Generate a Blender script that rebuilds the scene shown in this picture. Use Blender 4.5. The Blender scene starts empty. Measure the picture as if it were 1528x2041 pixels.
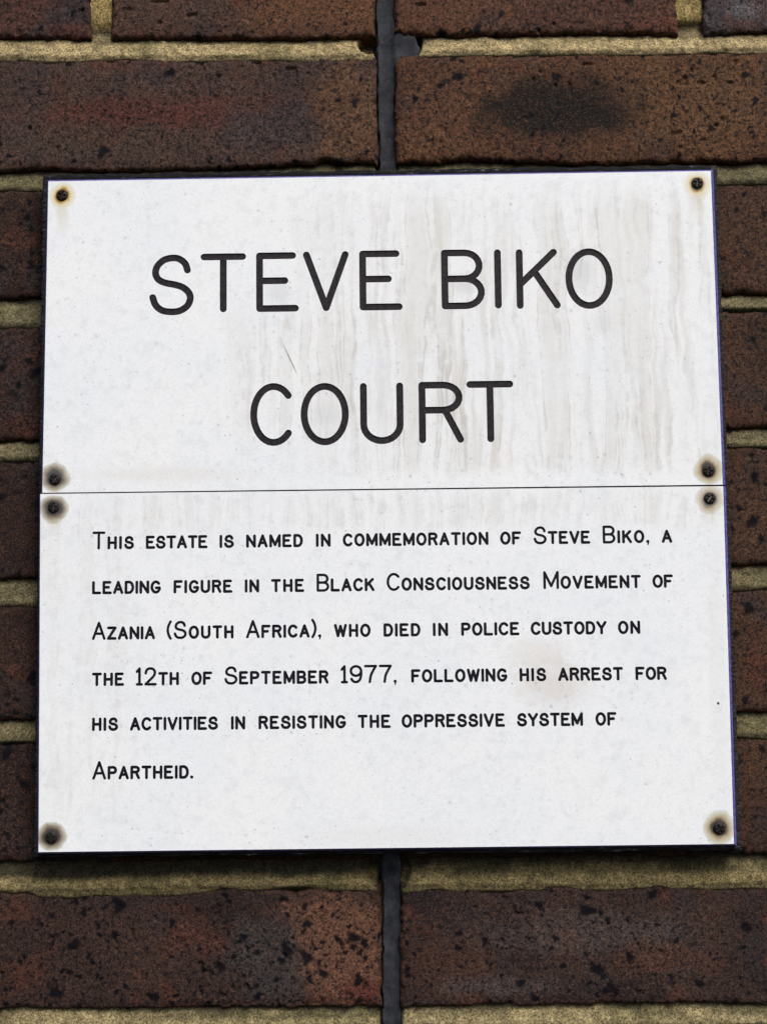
import bpy, math, random
import numpy as np
from mathutils import Vector, Matrix
from mathutils.geometry import delaunay_2d_cdt

# ------------------------------------------------------------------ camera
S = bpy.context.scene
COL = S.collection
MM = 0.001
cam_d = bpy.data.cameras.new('camera')
cam = bpy.data.objects.new('camera', cam_d); COL.objects.link(cam); S.camera = cam
cam_d.sensor_fit = 'VERTICAL'; cam_d.sensor_height = 36.0; cam_d.sensor_width = 27.0
cam_d.lens = 36.0 * 2200.0 / 2041.0
cam_d.clip_start = 0.01; cam_d.clip_end = 200.0
PITCH, ROLL, YAW = math.radians(4.5332), math.radians(0.6526), math.radians(0.3863)
cam.matrix_world = (Matrix.Translation(Vector((4.975, -622.406, -60.798)) * MM)
                    @ Matrix.Rotation(YAW, 4, 'Z') @ Matrix.Rotation(PITCH, 4, 'X')
                    @ Matrix.Rotation(ROLL, 4, 'Y') @ Matrix.Rotation(math.pi / 2, 4, 'X'))

# ------------------------------------------------------------------ light
SUN_EL, SUN_AZ = math.radians(52), math.radians(34)        # azimuth: to the right of the wall's normal
w = bpy.data.worlds.new('World'); S.world = w; w.use_nodes = True
nt = w.node_tree; nt.nodes.clear()
sky = nt.nodes.new('ShaderNodeTexSky'); sky.sky_type = 'NISHITA'; sky.sun_disc = False
sky.sun_elevation = SUN_EL; sky.sun_rotation = math.pi - SUN_AZ
sky.air_density = 1.0; sky.dust_density = 4.0; sky.ozone_density = 0.6
bg = nt.nodes.new('ShaderNodeBackground'); bg.inputs['Strength'].default_value = 0.07
wo = nt.nodes.new('ShaderNodeOutputWorld')
nt.links.new(sky.outputs['Color'], bg.inputs['Color']); nt.links.new(bg.outputs[0], wo.inputs[0])
sd = bpy.data.lights.new('sun', 'SUN'); sd.energy = 1.5; sd.angle = math.radians(26); sd.color = (1.0, 0.97, 0.92)
sun = bpy.data.objects.new('sun', sd); COL.objects.link(sun)
sdir = Vector((math.cos(SUN_EL) * math.sin(SUN_AZ), -math.cos(SUN_EL) * math.cos(SUN_AZ), math.sin(SUN_EL)))
sun.rotation_euler = sdir.to_track_quat('Z', 'Y').to_euler(); sun.location = sdir * 3
S.view_settings.view_transform = 'Standard'; S.view_settings.look = 'None'
S.view_settings.gamma = 1.0; S.view_settings.use_curve_mapping = False
S.view_settings.exposure = 1.10
S.render.engine = 'CYCLES'

# ------------------------------------------------------------------ helpers
def lin(c):
    c = np.asarray(c, float) / 255.0
    return np.where(c <= 0.04045, c / 12.92, ((c + 0.055) / 1.055) ** 2.4)
def lin4(c): return tuple(lin(c)) + (1.0,)

def _hash(ix, iy, seed):
    h = (ix.astype(np.int64) * 374761393 + iy.astype(np.int64) * 668265263 + seed * 1442695041) & 0xffffffff
    h = ((h ^ (h >> 13)) * 1274126177) & 0xffffffff
    h = ((h ^ (h >> 16)) * 2246822519) & 0xffffffff
    return ((h ^ (h >> 15)) & 0xffff) / 65535.0
def noise(x, y, scale, seed=0):
    """value noise in -1..1; scale = feature size in mm"""
    x = np.asarray(x, float) / scale + 1000.37; y = np.asarray(y, float) / scale + 1000.71
    ix = np.floor(x); iy = np.floor(y); fx = x - ix; fy = y - iy
    fx = fx * fx * fx * (fx * (fx * 6 - 15) + 10); fy = fy * fy * fy * (fy * (fy * 6 - 15) + 10)
    a = _hash(ix, iy, seed); b = _hash(ix + 1, iy, seed); c = _hash(ix, iy + 1, seed); d = _hash(ix + 1, iy + 1, seed)
    return ((a * (1 - fx) + b * fx) * (1 - fy) + (c * (1 - fx) + d * fx) * fy) * 2 - 1
def fbm(x, y, scale, seed=0, oct=3):
    r = 0; a = 1; t = 0
    for i in range(oct):
        r = r + a * noise(x, y, scale / 2 ** i, seed + i * 17); t += a; a *= 0.55
    return r / t
def sstep(a, b, x):
    t = np.clip((x - a) / (b - a), 0, 1); return t * t * (3 - 2 * t)

def mesh_np(name, verts, faces, mat, parent=None, attrs=None, smooth=True):
    """verts (n,3) in mm, faces (m,4) or list of polygons"""
    me = bpy.data.meshes.new(name)
    v = np.asarray(verts, np.float32) * MM
    if isinstance(faces, np.ndarray):
        me.vertices.add(len(v)); me.vertices.foreach_set('co', v.ravel())
        k = faces.shape[1]
        me.loops.add(faces.size); me.loops.foreach_set('vertex_index', faces.ravel().astype(np.int32))
        me.polygons.add(len(faces)); me.polygons.foreach_set('loop_start', np.arange(0, faces.size, k, dtype=np.int32))
        me.update(calc_edges=True)
    else:
        me.from_pydata([tuple(map(float, p)) for p in v], [], faces)
    if smooth: me.polygons.foreach_set('use_smooth', np.ones(len(me.polygons), bool))
    for an, (dom, arr) in (attrs or {}).items():
        at = me.attributes.new(an, dom, 'POINT'); arr = np.asarray(arr, np.float32)
        at.data.foreach_set('color' if dom == 'FLOAT_COLOR' else 'value', arr.ravel())
    me.materials.append(mat); me.validate()
    o = bpy.data.objects.new(name, me); COL.objects.link(o)
    if parent: o.parent = parent
    return o
def empty(name, loc=(0, 0, 0), parent=None):
    o = bpy.data.objects.new(name, None); o.empty_display_size = 0.05; COL.objects.link(o)
    o.location = Vector(loc) * MM
    if parent: o.parent = parent
    return o
def grid_faces(nx, nz, base=0):
    i, j = np.meshgrid(np.arange(nx - 1), np.arange(nz - 1), indexing='xy')
    a = (base + j * nx + i).ravel()
    return np.stack([a, a + 1, a + 1 + nx, a + nx], 1)

class NT:
    """tiny node builder"""
    def __init__(s, name):
        s.m = bpy.data.materials.new(name); s.m.use_nodes = True; s.t = s.m.node_tree; s.t.nodes.clear()
        s.out = s.t.nodes.new('ShaderNodeOutputMaterial'); s.b = s.t.nodes.new('ShaderNodeBsdfPrincipled')
        s.t.links.new(s.b.outputs[0], s.out.inputs[0])
    def n(s, typ, ins=None, **kw):
        nd = s.t.nodes.new(typ)
        for k, v in kw.items(): setattr(nd, k, v)
        for k, v in (ins or {}).items(): s.set(nd.inputs[k], v)
        return nd
    def set(s, sock, v):
        if isinstance(v, bpy.types.NodeSocket): s.t.links.new(v, sock)
        else: sock.default_value = v
    def math(s, op, a, b=0.0, c=None, clamp=False):
        nd = s.t.nodes.new('ShaderNodeMath'); nd.operation = op; nd.use_clamp = clamp
        s.set(nd.inputs[0], a); s.set(nd.inputs[1], b)
        if c is not None: s.set(nd.inputs[2], c)
        return nd.outputs[0]
    def mapr(s, v, a, b, c=0.0, d=1.0, smooth=True):
        nd = s.t.nodes.new('ShaderNodeMapRange'); nd.interpolation_type = 'SMOOTHSTEP' if smooth else 'LINEAR'
        for k, q in zip(('Value', 'From Min', 'From Max', 'To Min', 'To Max'), (v, a, b, c, d)): s.set(nd.inputs[k], q)
        return nd.outputs['Result']
    def mix(s, f, a, b, mode='MIX'):
        nd = s.t.nodes.new('ShaderNodeMix'); nd.data_type = 'RGBA'; nd.blend_type = mode; nd.clamp_factor = True
        s.set(nd.inputs[0], f); s.set(nd.inputs[6], a); s.set(nd.inputs[7], b); return nd.outputs[2]
    def noise(s, vec, scale, detail=2.0, rough=0.5, dist=0.0):
        return s.n('ShaderNodeTexNoise', {'Vector': vec, 'Scale': scale, 'Detail': detail, 'Roughness': rough, 'Distortion': dist})
    def ramp(s, f, pts):
        nd = s.t.nodes.new('ShaderNodeValToRGB'); s.set(nd.inputs[0], f); e = nd.color_ramp.elements
        while len(e) < len(pts): e.new(0.5)
        for q, (p, c) in zip(e, pts): q.position = p; q.color = c if len(c) == 4 else tuple(c) + (1,)
        return nd.outputs[0]
    def bump(s, h, strength, dist=0.001):
        nd = s.n('ShaderNodeBump', {'Height': h, 'Strength': strength, 'Distance': dist})
        s.t.links.new(nd.outputs[0], s.b.inputs['Normal'])

# ------------------------------------------------------------------ materials
BRICK_GAIN = 0.50
def mat_brick():
    s = NT('fired_brick')
    col = s.n('ShaderNodeAttribute', attribute_name='tint').outputs['Color']
    spot = s.n('ShaderNodeAttribute', attribute_name='iron').outputs['Fac']
    pos = s.n('ShaderNodeTexCoord').outputs['Object']
    g = s.noise(pos, 850, 3, 0.8)                                  # sandy grain, about a millimetre
    g2 = s.noise(pos, 300, 3, 0.65)
    hue = s.noise(pos, 1500, 1, 0.6)
    k = s.mapr(g.outputs['Fac'], 0.32, 0.68, 0.12, 2.05, False)
    k2 = s.mapr(g2.outputs['Fac'], 0.3, 0.7, 0.52, 1.50, False)
    kk = s.math('MULTIPLY', s.math('MULTIPLY', k, k2), BRICK_GAIN)
    c = s.mix(1.0, col, s.n('ShaderNodeCombineColor', {0: kk, 1: kk, 2: kk}).outputs[0], 'MULTIPLY')
    c = s.mix(s.mapr(hue.outputs['Fac'], 0.54, 0.70, 0.0, 0.50), c, lin4((112, 78, 56)))
    c = s.mix(s.mapr(hue.outputs['Fac'], 0.46, 0.28, 0.0, 0.45), c, lin4((30, 32, 40)))
    fine = s.noise(pos, 520, 1, 0.5); fine2 = s.noise(pos, 260, 2, 0.5)
    sp2 = s.math('MAXIMUM', s.mapr(fine.outputs['Fac'], 0.58, 0.68, 0.0, 0.85), s.mapr(fine2.outputs['Fac'], 0.60, 0.69, 0.0, 0.85))
    c = s.mix(sp2, c, lin4((19, 18, 21)))                           # pepper-fine iron specks
    sp = s.mapr(s.math('ADD', spot, s.math('MULTIPLY', s.math('SUBTRACT', g2.outputs['Fac'], 0.5), 0.45)), 0.05, 1.0)
    c = s.mix(s.math('MULTIPLY', sp, 0.94), c, lin4((12, 13, 18)))
    s.set(s.b.inputs['Base Color'], c)
    s.set(s.b.inputs['Roughness'], s.math('SUBTRACT', 0.92, s.math('MULTIPLY', sp, 0.2)))
    s.set(s.b.inputs['Specular IOR Level'], s.mapr(sp, 0.0, 1.0, 0.18, 0.05))
    h = s.math('ADD', g.outputs['Fac'], s.math('MULTIPLY', g2.outputs['Fac'], 1.0))
    s.bump(h, 0.35, 0.0006)
    return s.m
def mat_mortar():
    s = NT('sandy_mortar')
    col = s.n('ShaderNodeAttribute', attribute_name='tint').outputs['Color']
    pos = s.n('ShaderNodeTexCoord').outputs['Object']
    g = s.noise(pos, 1000, 2, 0.7); g2 = s.noise(pos, 260, 3, 0.6); hue = s.noise(pos, 700, 1, 0.5)
    g3 = s.noise(pos, 90, 4, 0.65)
    k = s.math('MULTIPLY', s.mapr(g.outputs['Fac'], 0.32, 0.68, 0.25, 1.65, False), s.mapr(g2.outputs['Fac'], 0.3, 0.7, 0.6, 1.3, False))
    k = s.math('MULTIPLY', k, s.mapr(g3.outputs['Fac'], 0.3, 0.7, 0.66, 1.18, False))
    c = s.mix(1.0, col, s.n('ShaderNodeCombineColor', {0: k, 1: k, 2: k}).outputs[0], 'MULTIPLY')
    c = s.mix(s.mapr(hue.outputs['Fac'], 0.6, 0.75, 0.0, 0.5), c, lin4((62, 60, 46)))
    s.set(s.b.inputs['Base Color'], c); s.b.inputs['Roughness'].default_value = 0.95
    s.b.inputs['Specular IOR Level'].default_value = 0.2
    s.bump(s.math('ADD', g.outputs['Fac'], s.math('MULTIPLY', g2.outputs['Fac'], 1.5)), 0.5, 0.0007)
    return s.m
def mat_sealant():
    s = NT('grey_mastic')
    pos = s.n('ShaderNodeTexCoord').outputs['Object']
    g = s.noise(pos, 120, 4, 0.6); g2 = s.noise(pos, 900, 2, 0.6)
    c = s.ramp(g.outputs['Fac'], [(0.3, lin4((30, 32, 37))), (0.7, lin4((58, 60, 66)))])
    c = s.mix(s.mapr(g2.outputs['Fac'], 0.55, 0.75, 0, 0.5), c, lin4((20, 20, 23)))
    c = s.mix(s.mapr(s.noise(pos, 230, 4, 0.7).outputs['Fac'], 0.55, 0.72, 0, 0.45), c, lin4((82, 80, 76)))
    s.set(s.b.inputs['Base Color'], c); s.b.inputs['Roughness'].default_value = 0.8
    s.b.inputs['Specular IOR Level'].default_value = 0.12
    s.bump(s.math('ADD', g.outputs['Fac'], s.math('MULTIPLY', g2.outputs['Fac'], 0.2)), 0.4, 0.001)
    return s.m
def mat_board():
    s = NT('stained_wood')
    pos = s.n('ShaderNodeTexCoord').outputs['Object']
    sep = s.n('ShaderNodeSeparateXYZ', {0: pos})
    grain = s.noise(s.n('ShaderNodeMapping', {'Vector': pos, 'Scale': (0.12, 1.0, 1.0)}).outputs[0], 900, 4, 0.65).outputs['Fac']
    saw = s.noise(s.n('ShaderNodeMapping', {'Vector': pos, 'Scale': (0.12, 0.12, 1.0)}).outputs[0], 700, 2, 0.6).outputs['Fac']
    g2 = s.noise(pos, 260, 3, 0.6).outputs['Fac']
    side = s.mapr(s.math('ABSOLUTE', sep.outputs[0]), 0.1880, 0.1890)          # end grain, sawn across
    c1 = s.ramp(grain, [(0.36, lin4((9, 9, 12))), (0.56, lin4((24, 23, 27))), (0.64, lin4((46, 46, 52))), (0.74, lin4((140, 140, 142)))])
    c1 = s.mix(s.mapr(g2, 0.46, 0.62, 0.85, 0.0), c1, lin4((12, 12, 15)))
    c2 = s.ramp(saw, [(0.36, lin4((14, 13, 15))), (0.50, lin4((44, 42, 44))), (0.70, lin4((70, 68, 68)))])
    c2 = s.mix(s.mapr(g2, 0.45, 0.65, 0.5, 0.0), c2, lin4((20, 19, 21)))
    s.set(s.b.inputs['Base Color'], s.mix(side, c1, c2)); s.b.inputs['Roughness'].default_value = 0.85
    s.b.inputs['Specular IOR Level'].default_value = 0.15
    s.bump(s.mix(side, grain, saw), 0.7, 0.0006)
    return s.m
def mat_core(name, c0, c1, rough=0.55):
    s = NT(name)
    pos = s.n('ShaderNodeTexCoord').outputs['Object']
    g = s.noise(pos, 450, 3, 0.6)
    c = s.ramp(g.outputs['Fac'], [(0.35, lin4(c0)), (0.7, lin4(c1))])
    s.set(s.b.inputs['Base Color'], c); s.b.inputs['Roughness'].default_value = rough
    s.b.inputs['Specular IOR Level'].default_value = 0.12 if rough > 0.4 else 0.4
    return s.m
def mat_screw():
    s = NT('rusted_steel')
    pos = s.n('ShaderNodeTexCoord').outputs['Object']
    g = s.noise(pos, 900, 3, 0.65)
    c = s.ramp(g.outputs['Fac'], [(0.35, lin4((14, 11, 11))), (0.60, lin4((33, 26, 22))), (0.75, lin4((84, 56, 38)))])
    s.set(s.b.inputs['Base Color'], c); s.b.inputs['Roughness'].default_value = 0.6
    s.b.inputs['Specular IOR Level'].default_value = 0.25
    s.bump(g.outputs['Fac'], 0.6, 0.0004)
    return s.m

def mat_panel(name, rust, streaks, scratch=None, smudges=(), dots=()):
    """white engraving laminate, weathered; positions in mm on the panel"""
    s = NT(name)
    pos = s.n('ShaderNodeTexCoord').outputs['Object']
    mm = s.n('ShaderNodeVectorMath', {0: pos, 'Scale': 1000.0}, operation='SCALE').outputs[0]
    sep = s.n('ShaderNodeSeparateXYZ', {0: mm}); X, Z = sep.outputs[0], sep.outputs[2]
    cloud = s.noise(mm, 0.02, 3, 0.55); fine = s.noise(mm, 0.9, 2, 0.7); mid = s.noise(mm, 0.16, 3, 0.6)
    c = s.mix(cloud.outputs['Fac'], lin4((221, 227, 234)), lin4((235, 237, 237)))
    c = s.mix(s.mapr(mid.outputs['Fac'], 0.46, 0.72, 0.0, 0.32), c, lin4((200, 205, 209)))
    c = s.mix(s.mapr(fine.outputs['Fac'], 0.42, 0.72, 0.0, 0.20), c, lin4((184, 190, 197)))
    # run-off streaks
    if streaks:
        wob = s.noise(s.n('ShaderNodeMapping', {'Vector': mm, 'Scale': (0.6, 1, 0.5)}).outputs[0], 0.07, 2, 0.5)
        xw = s.math('ADD', X, s.math('MULTIPLY', s.math('SUBTRACT', wob.outputs['Fac'], 0.5), 10.0))
        v = s.n('ShaderNodeCombineXYZ', {0: xw, 1: 0.0, 2: s.math('MULTIPLY', Z, 0.040)}).outputs[0]
        st = s.noise(v, 0.09, 2, 0.6).outputs['Fac']
        v2 = s.n('ShaderNodeCombineXYZ', {0: xw, 1: 7.0, 2: s.math('MULTIPLY', Z, 0.06)}).outputs[0]
        st2 = s.noise(v2, 0.20, 3, 0.6).outputs['Fac']
        for (x0, x1, x2, x3, z0, z1, z2, z3, f) in streaks:
            m = s.math('MULTIPLY', s.math('MULTIPLY', s.mapr(X, x0, x1), s.mapr(X, x3, x2)),
                       s.math('MULTIPLY', s.mapr(Z, z0, z1), s.mapr(Z, z3, z2)))
            m = s.math('MULTIPLY', m, s.mapr(cloud.outputs['Fac'], 0.30, 0.55, 0.45, 1.0))
            body = s.math('MULTIPLY', s.mapr(st, 0.44, 0.66), s.math('MULTIPLY', m, 0.42 * f))
            c = s.mix(body, c, lin4((202, 201, 196)))
            b2 = s.math('MULTIPLY', s.mapr(st2, 0.46, 0.68), s.math('MULTIPLY', m, 0.42 * f))
            c = s.mix(b2, c, lin4((190, 187, 181)))
            edge = s.math('MULTIPLY', s.mapr(s.math('ABSOLUTE', s.math('SUBTRACT', st, 0.53)), 0.034, 0.0), s.mapr(mid.outputs['Fac'], 0.34, 0.56))
            c = s.mix(s.math('MULTIPLY', edge, s.math('MULTIPLY', m, 0.36 * f)), c, lin4((166, 162, 155)))
            c = s.mix(s.math('MULTIPLY', m, 0.08 * f), c, lin4((214, 212, 207)))
    clump = s.noise(mm, 0.028, 3, 0.6)
    # peppering of small grey lichen/dirt specks in two sizes
    for sc, th, f, colr in ((0.30, 0.22, 0.62, (140, 148, 160)), (0.12, 0.17, 0.50, (146, 152, 162)), (0.55, 0.22, 0.62, (122, 130, 142)), (0.2, 0.34, 0.36, (176, 184, 192))):
        vo = s.n('ShaderNodeTexVoronoi', {'Vector': mm, 'Scale': sc, 'Randomness': 1.0})
        rnd = s.n('ShaderNodeSeparateColor', {0: vo.outputs['Color']}).outputs[0]
        gate = s.mapr(rnd, 0.62, 0.95)
        dist = s.math('ADD', vo.outputs['Distance'], s.math('MULTIPLY', s.math('SUBTRACT', fine.outputs['Fac'], 0.5), 0.26))
        a = s.math('MULTIPLY', s.math('MULTIPLY', s.mapr(dist, th, th * 0.25), gate), s.mapr(clump.outputs['Fac'], 0.36, 0.64, 0.25 * f, 1.15 * f))
        c = s.mix(a, c, lin4(colr))
    for (sx, sz, rx, rz, f, colr) in smudges:
        dx = s.math('DIVIDE', s.math('SUBTRACT', X, sx), rx); dz = s.math('DIVIDE', s.math('SUBTRACT', Z, sz), rz)
        d = s.math('SQRT', s.math('ADD', s.math('MULTIPLY', dx, dx), s.math('MULTIPLY', dz, dz)))
        d = s.math('ADD', d, s.math('MULTIPLY', s.math('SUBTRACT', mid.outputs['Fac'], 0.5), 1.6))
        c = s.mix(s.mapr(d, 1.05, 0.25, 0.0, f), c, lin4(colr))
    if scratch:
        (ax, az), (bx, bz) = scratch
        L = math.hypot(bx - ax, bz - az); ux, uz = (bx - ax) / L, (bz - az) / L
        t = s.math('ADD', s.math('MULTIPLY', s.math('SUBTRACT', X, ax), ux), s.math('MULTIPLY', s.math('SUBTRACT', Z, az), uz))
        q = s.math('ADD', s.math('MULTIPLY', s.math('SUBTRACT', X, ax), -uz), s.math('MULTIPLY', s.math('SUBTRACT', Z, az), ux))
        tn = s.math('DIVIDE', t, L)
        prof = s.math('MULTIPLY', s.mapr(tn, 0.0, 0.55), s.mapr(tn, 1.0, 0.7))
        half = s.math('MULTIPLY', prof, 0.65)
        a = s.math('MULTIPLY', s.mapr(s.math('ABSOLUTE', q), half, s.math('MULTIPLY', half, 0.2)), s.math('MULTIPLY', prof, 0.75))
        c = s.mix(a, c, lin4((120, 118, 118)))
    # rust weeping out round each screw
    wob2 = s.noise(mm, 0.16, 2, 0.5).outputs['Fac']; wob3 = s.noise(mm, 0.5, 2, 0.6).outputs['Fac']
    for (sx, sz, rad, up, down, drip, tone, strength) in rust:
        dx = s.math('SUBTRACT', X, sx); dz = s.math('SUBTRACT', Z, sz)
        above = s.math('GREATER_THAN', dz, 0.0)
        kz = s.math('ADD', s.math('MULTIPLY', above, 1.0 / up), s.math('MULTIPLY', s.math('SUBTRACT', 1.0, above), 1.0 / down))
        zz = s.math('MULTIPLY', dz, kz)
        d = s.math('SQRT', s.math('ADD', s.math('MULTIPLY', dx, dx), s.math('MULTIPLY', zz, zz)))
        d = s.math('DIVIDE', d, rad)
        d = s.math('ADD', d, s.math('MULTIPLY', s.math('SUBTRACT', wob2, 0.5), 0.38))
        d = s.math('ADD', d, s.math('MULTIPLY', s.math('SUBTRACT', wob3, 0.5), 0.12))
        if tone == 'dark':
            cr = [(0.38, lin4((12, 8, 5))), (0.50, lin4((44, 30, 12))), (0.64, lin4((104, 84, 50))), (0.84, lin4((138, 126, 88))), (1.0, lin4((166, 161, 136)))]
            ar = [(0.50, (1, 1, 1)), (0.70, (0.86,) * 3), (0.90, (0.55,) * 3), (1.0, (0.14,) * 3), (1.1 - 0.1, (0, 0, 0))]
        elif tone == 'tan':
            cr = [(0.38, lin4((20, 13, 7))), (0.48, lin4((88, 62, 24))), (0.60, lin4((150, 126, 70))), (0.84, lin4((172, 163, 118))), (1.0, lin4((158, 153, 130)))]
            ar = [(0.44, (1, 1, 1)), (0.60, (0.84,) * 3), (0.80, (0.62,) * 3), (0.92, (0.42,) * 3), (1.0, (0, 0, 0))]
        else:
            cr = [(0.36, lin4((60, 36, 10))), (0.47, lin4((178, 138, 52))), (0.62, lin4((206, 196, 148))), (1.0, lin4((212, 210, 196)))]
            ar = [(0.44, (1, 1, 1)), (0.56, (0.84,) * 3), (0.74, (0.66,) * 3), (0.92, (0.46,) * 3), (1.0, (0, 0, 0))]
        if drip:
            w_ = s.mapr(s.math('ABSOLUTE', s.math('ADD', dx, s.math('MULTIPLY', s.math('SUBTRACT', wob2, 0.5), 4.0))), rad * 0.62, rad * 0.15)
            fade = s.math('MULTIPLY', s.mapr(dz, -drip, -drip * 0.25), s.mapr(dz, 1.0, -2.0))
            c = s.mix(s.math('MULTIPLY', s.math('MULTIPLY', w_, fade), 0.42), c, lin4((190, 180, 158)))
        a = s.n('ShaderNodeSeparateColor', {0: s.ramp(d, ar)}).outputs[0]
        c = s.mix(s.math('MULTIPLY', a, strength), c, s.ramp(d, cr))
    for (dx_, dz_, r_) in dots:
        q = s.math('SQRT', s.math('ADD', s.math('POWER', s.math('SUBTRACT', X, dx_), 2.0), s.math('POWER', s.math('SUBTRACT', Z, dz_), 2.0)))
        c = s.mix(s.mapr(q, r_ * 1.2, r_ * 0.7), c, lin4((40, 34, 34)))
    s.set(s.b.inputs['Base Color'], c)
    s.set(s.b.inputs['Roughness'], s.mapr(mid.outputs['Fac'], 0.3, 0.7, 0.42, 0.62))
    s.b.inputs['Specular IOR Level'].default_value = 0.35
    s.bump(s.math('ADD', fine.outputs['Fac'], s.math('MULTIPLY', mid.outputs['Fac'], 0.6)), 0.12, 0.0005)
    return s.m

M_BRICK, M_MORTAR, M_SEAL, M_BOARD = mat_brick(), mat_mortar(), mat_sealant(), mat_board()
M_INK = mat_core('engraved_core', (29, 27, 32), (52, 48, 51))
M_INK2 = mat_core('engraved_core_small', (17, 17, 25), (33, 31, 40))
M_EDGE = mat_core('laminate_edge', (62, 60, 108), (100, 96, 160), 0.3)
M_SCREW = mat_screw()

# ------------------------------------------------------------------ the wall
# bed heights (mm) read at x = -210, -30, 40, 215
KX = np.array([-210., -30., 40., 215.])
ROWS = {
    0: ([336, 336, 336, 335], [270.2, 267.6, 268.7, 267.0]),
    1: ([258.3, 255.8, 257.3, 256.3], [189.3, 190.2, 191.1, 188.6]),
    2: ([178.8] * 2 + [177.6] * 2, [115.3] * 2 + [111.4] * 2),
    3: ([98.5] * 2 + [102.6] * 2, [31.9] * 2 + [33.9] * 2),
    4: ([21.5] * 2 + [24.2] * 2, [-46.9] * 2 + [-44.0] * 2),
    5: ([-61.0] * 2 + [-56.7] * 2, [-125.9] * 2 + [-125.7] * 2),
    6: ([-137.5] * 2 + [-138.4] * 2, [-203.8] * 2 + [-204.1] * 2),
    7: ([-218.7, -217.4, -218.2, -218.4], [-282.3, -283.1, -282.4, -283.3]),
}
for k in range(1, 6):
    ROWS[-k] = ([336 + 76 * k] * 4, [346.5 + 76 * (k - 1)] * 4)
    ROWS[7 + k] = ([-293.2 - 76 * (k - 1)] * 4, [-358.8 - 76 * (k - 1)] * 4)
R0, R1 = -5, 12
def ztop(r, x): return np.interp(x, KX, ROWS[r][0])
def zbot(r, x): return np.interp(x, KX, ROWS[r][1])
JZ = np.array([-900., -255., 220., 285., 900.])
def jl(z): return np.interp(z, JZ, [-3.9, -3.9, -0.3, -1.2, -1.2])
def jr(z): return np.interp(z, JZ, [7.1, 7.1, 10.2, 10.3, 10.3])

def wob_edge(x, seed): return 0.75 * noise(x, 0 * x + seed * 3.1, 26, seed) + 0.6 * noise(x, 0 * x, 7, seed + 5) + 0.34 * noise(x, 0 * x, 2.4, seed + 9)

PAL = [((72, 56, 48), (96, 70, 54)), ((66, 50, 44), (84, 62, 50)), ((80, 58, 46), (100, 74, 54)), ((62, 50, 47), (80, 66, 60))]
rng = np.random.RandomState(11)
class Brick: pass
def brick(x0, x1, r, side, fine, c0, c1, spots=1.0, patches=(), chips=()):
    b = Brick(); b.__dict__.update(x0=x0, x1=x1, r=r, side=side, fine=fine, c0=c0, c1=c1, spots=spots, patches=patches, chips=chips); return b
bricks = []
SPECIAL = {
    # (row, side, order from the joint)
    (0, -1, 0): dict(c0=(84, 64, 54), c1=(112, 80, 56), spots=.8, patches=[(-35, 285, 45, 14, (120, 82, 56), .6), (-120, 290, 40, 18, (84, 70, 64), .5)]),
    (0, -1, 1): dict(c0=(58, 51, 52), c1=(74, 64, 62), spots=1.2, patches=[(-180, 272, 18, 7, (104, 58, 48), .6)]),
    (0, 1, 0): dict(c0=(84, 60, 50), c1=(104, 74, 56), spots=.8, patches=[(30, 275, 30, 14, (112, 76, 54), .6), (165, 270, 26, 12, (112, 64, 48), .5)], chips=[(11, 269, 6, 3.0)]),
    (0, 1, 1): dict(c0=(68, 66, 72), c1=(86, 84, 88), spots=1.1, patches=[(215, 280, 12, 8, (120, 118, 122), .6)]),
    (1, -1, 0): dict(c0=(76, 62, 56), c1=(86, 70, 62), spots=.7,
                     patches=[(-120, 224, 78, 10, (98, 54, 48), .7), (-45, 222, 40, 14, (84, 54, 46), .6), (-18, 222, 26, 34, (112, 82, 60), .85), (-60, 214, 36, 16, (66, 62, 66), .7), (-170, 206, 60, 14, (80, 68, 60), .5)],
                     chips=[(-30, 190, 22, 5.0), (-190, 189, 20, 3.0)]),
    (1, 1, 0): dict(c0=(88, 62, 44), c1=(108, 78, 52), spots=.7,
                    patches=[(180, 225, 50, 30, (116, 86, 58), .6), (38, 222, 26, 30, (100, 70, 54), .5), (104, 223, 52, 20, (38, 32, 26), 1.1), (106, 222, 40, 14, (25, 23, 21), 1.1), (100, 200, 60, 8, (92, 62, 46), .5)],
                    chips=[(60, 191, 20, 3.0), (9, 257, 7, 6.5)]),
    (2, -1, 9): dict(c0=(52, 42, 37), c1=(72, 55, 45), spots=1.5, patches=[(-195, 122, 16, 8, (112, 70, 44), .6)]),
    (7, -1, 0): dict(c0=(47, 39, 37), c1=(66, 52, 46), spots=1.8,
                     patches=[(-28, -250, 34, 34, (124, 88, 70), .9), (-62, -255, 24, 26, (66, 64, 66), .8), (-12, -275, 16, 10, (112, 56, 48), .7), (-120, -222, 90, 6, (52, 46, 44), .7)],
                     chips=[(-55, -218, 16, 4.0), (-185, -219, 24, 3.0)]),
    (7, 1, 0): dict(c0=(50, 42, 40), c1=(70, 57, 51), spots=1.0,
                    patches=[(110, -245, 60, 12, (92, 86, 84), .5), (150, -258, 40, 10, (100, 66, 52), .5), (35, -262, 30, 22, (92, 62, 50), .5), (18, -224, 14, 9, (36, 34, 38), .9), (60, -272, 34, 6, (96, 92, 92), .4)],
                    chips=[(62, -218, 18, 4.0)]),
}
XE = 780
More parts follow.
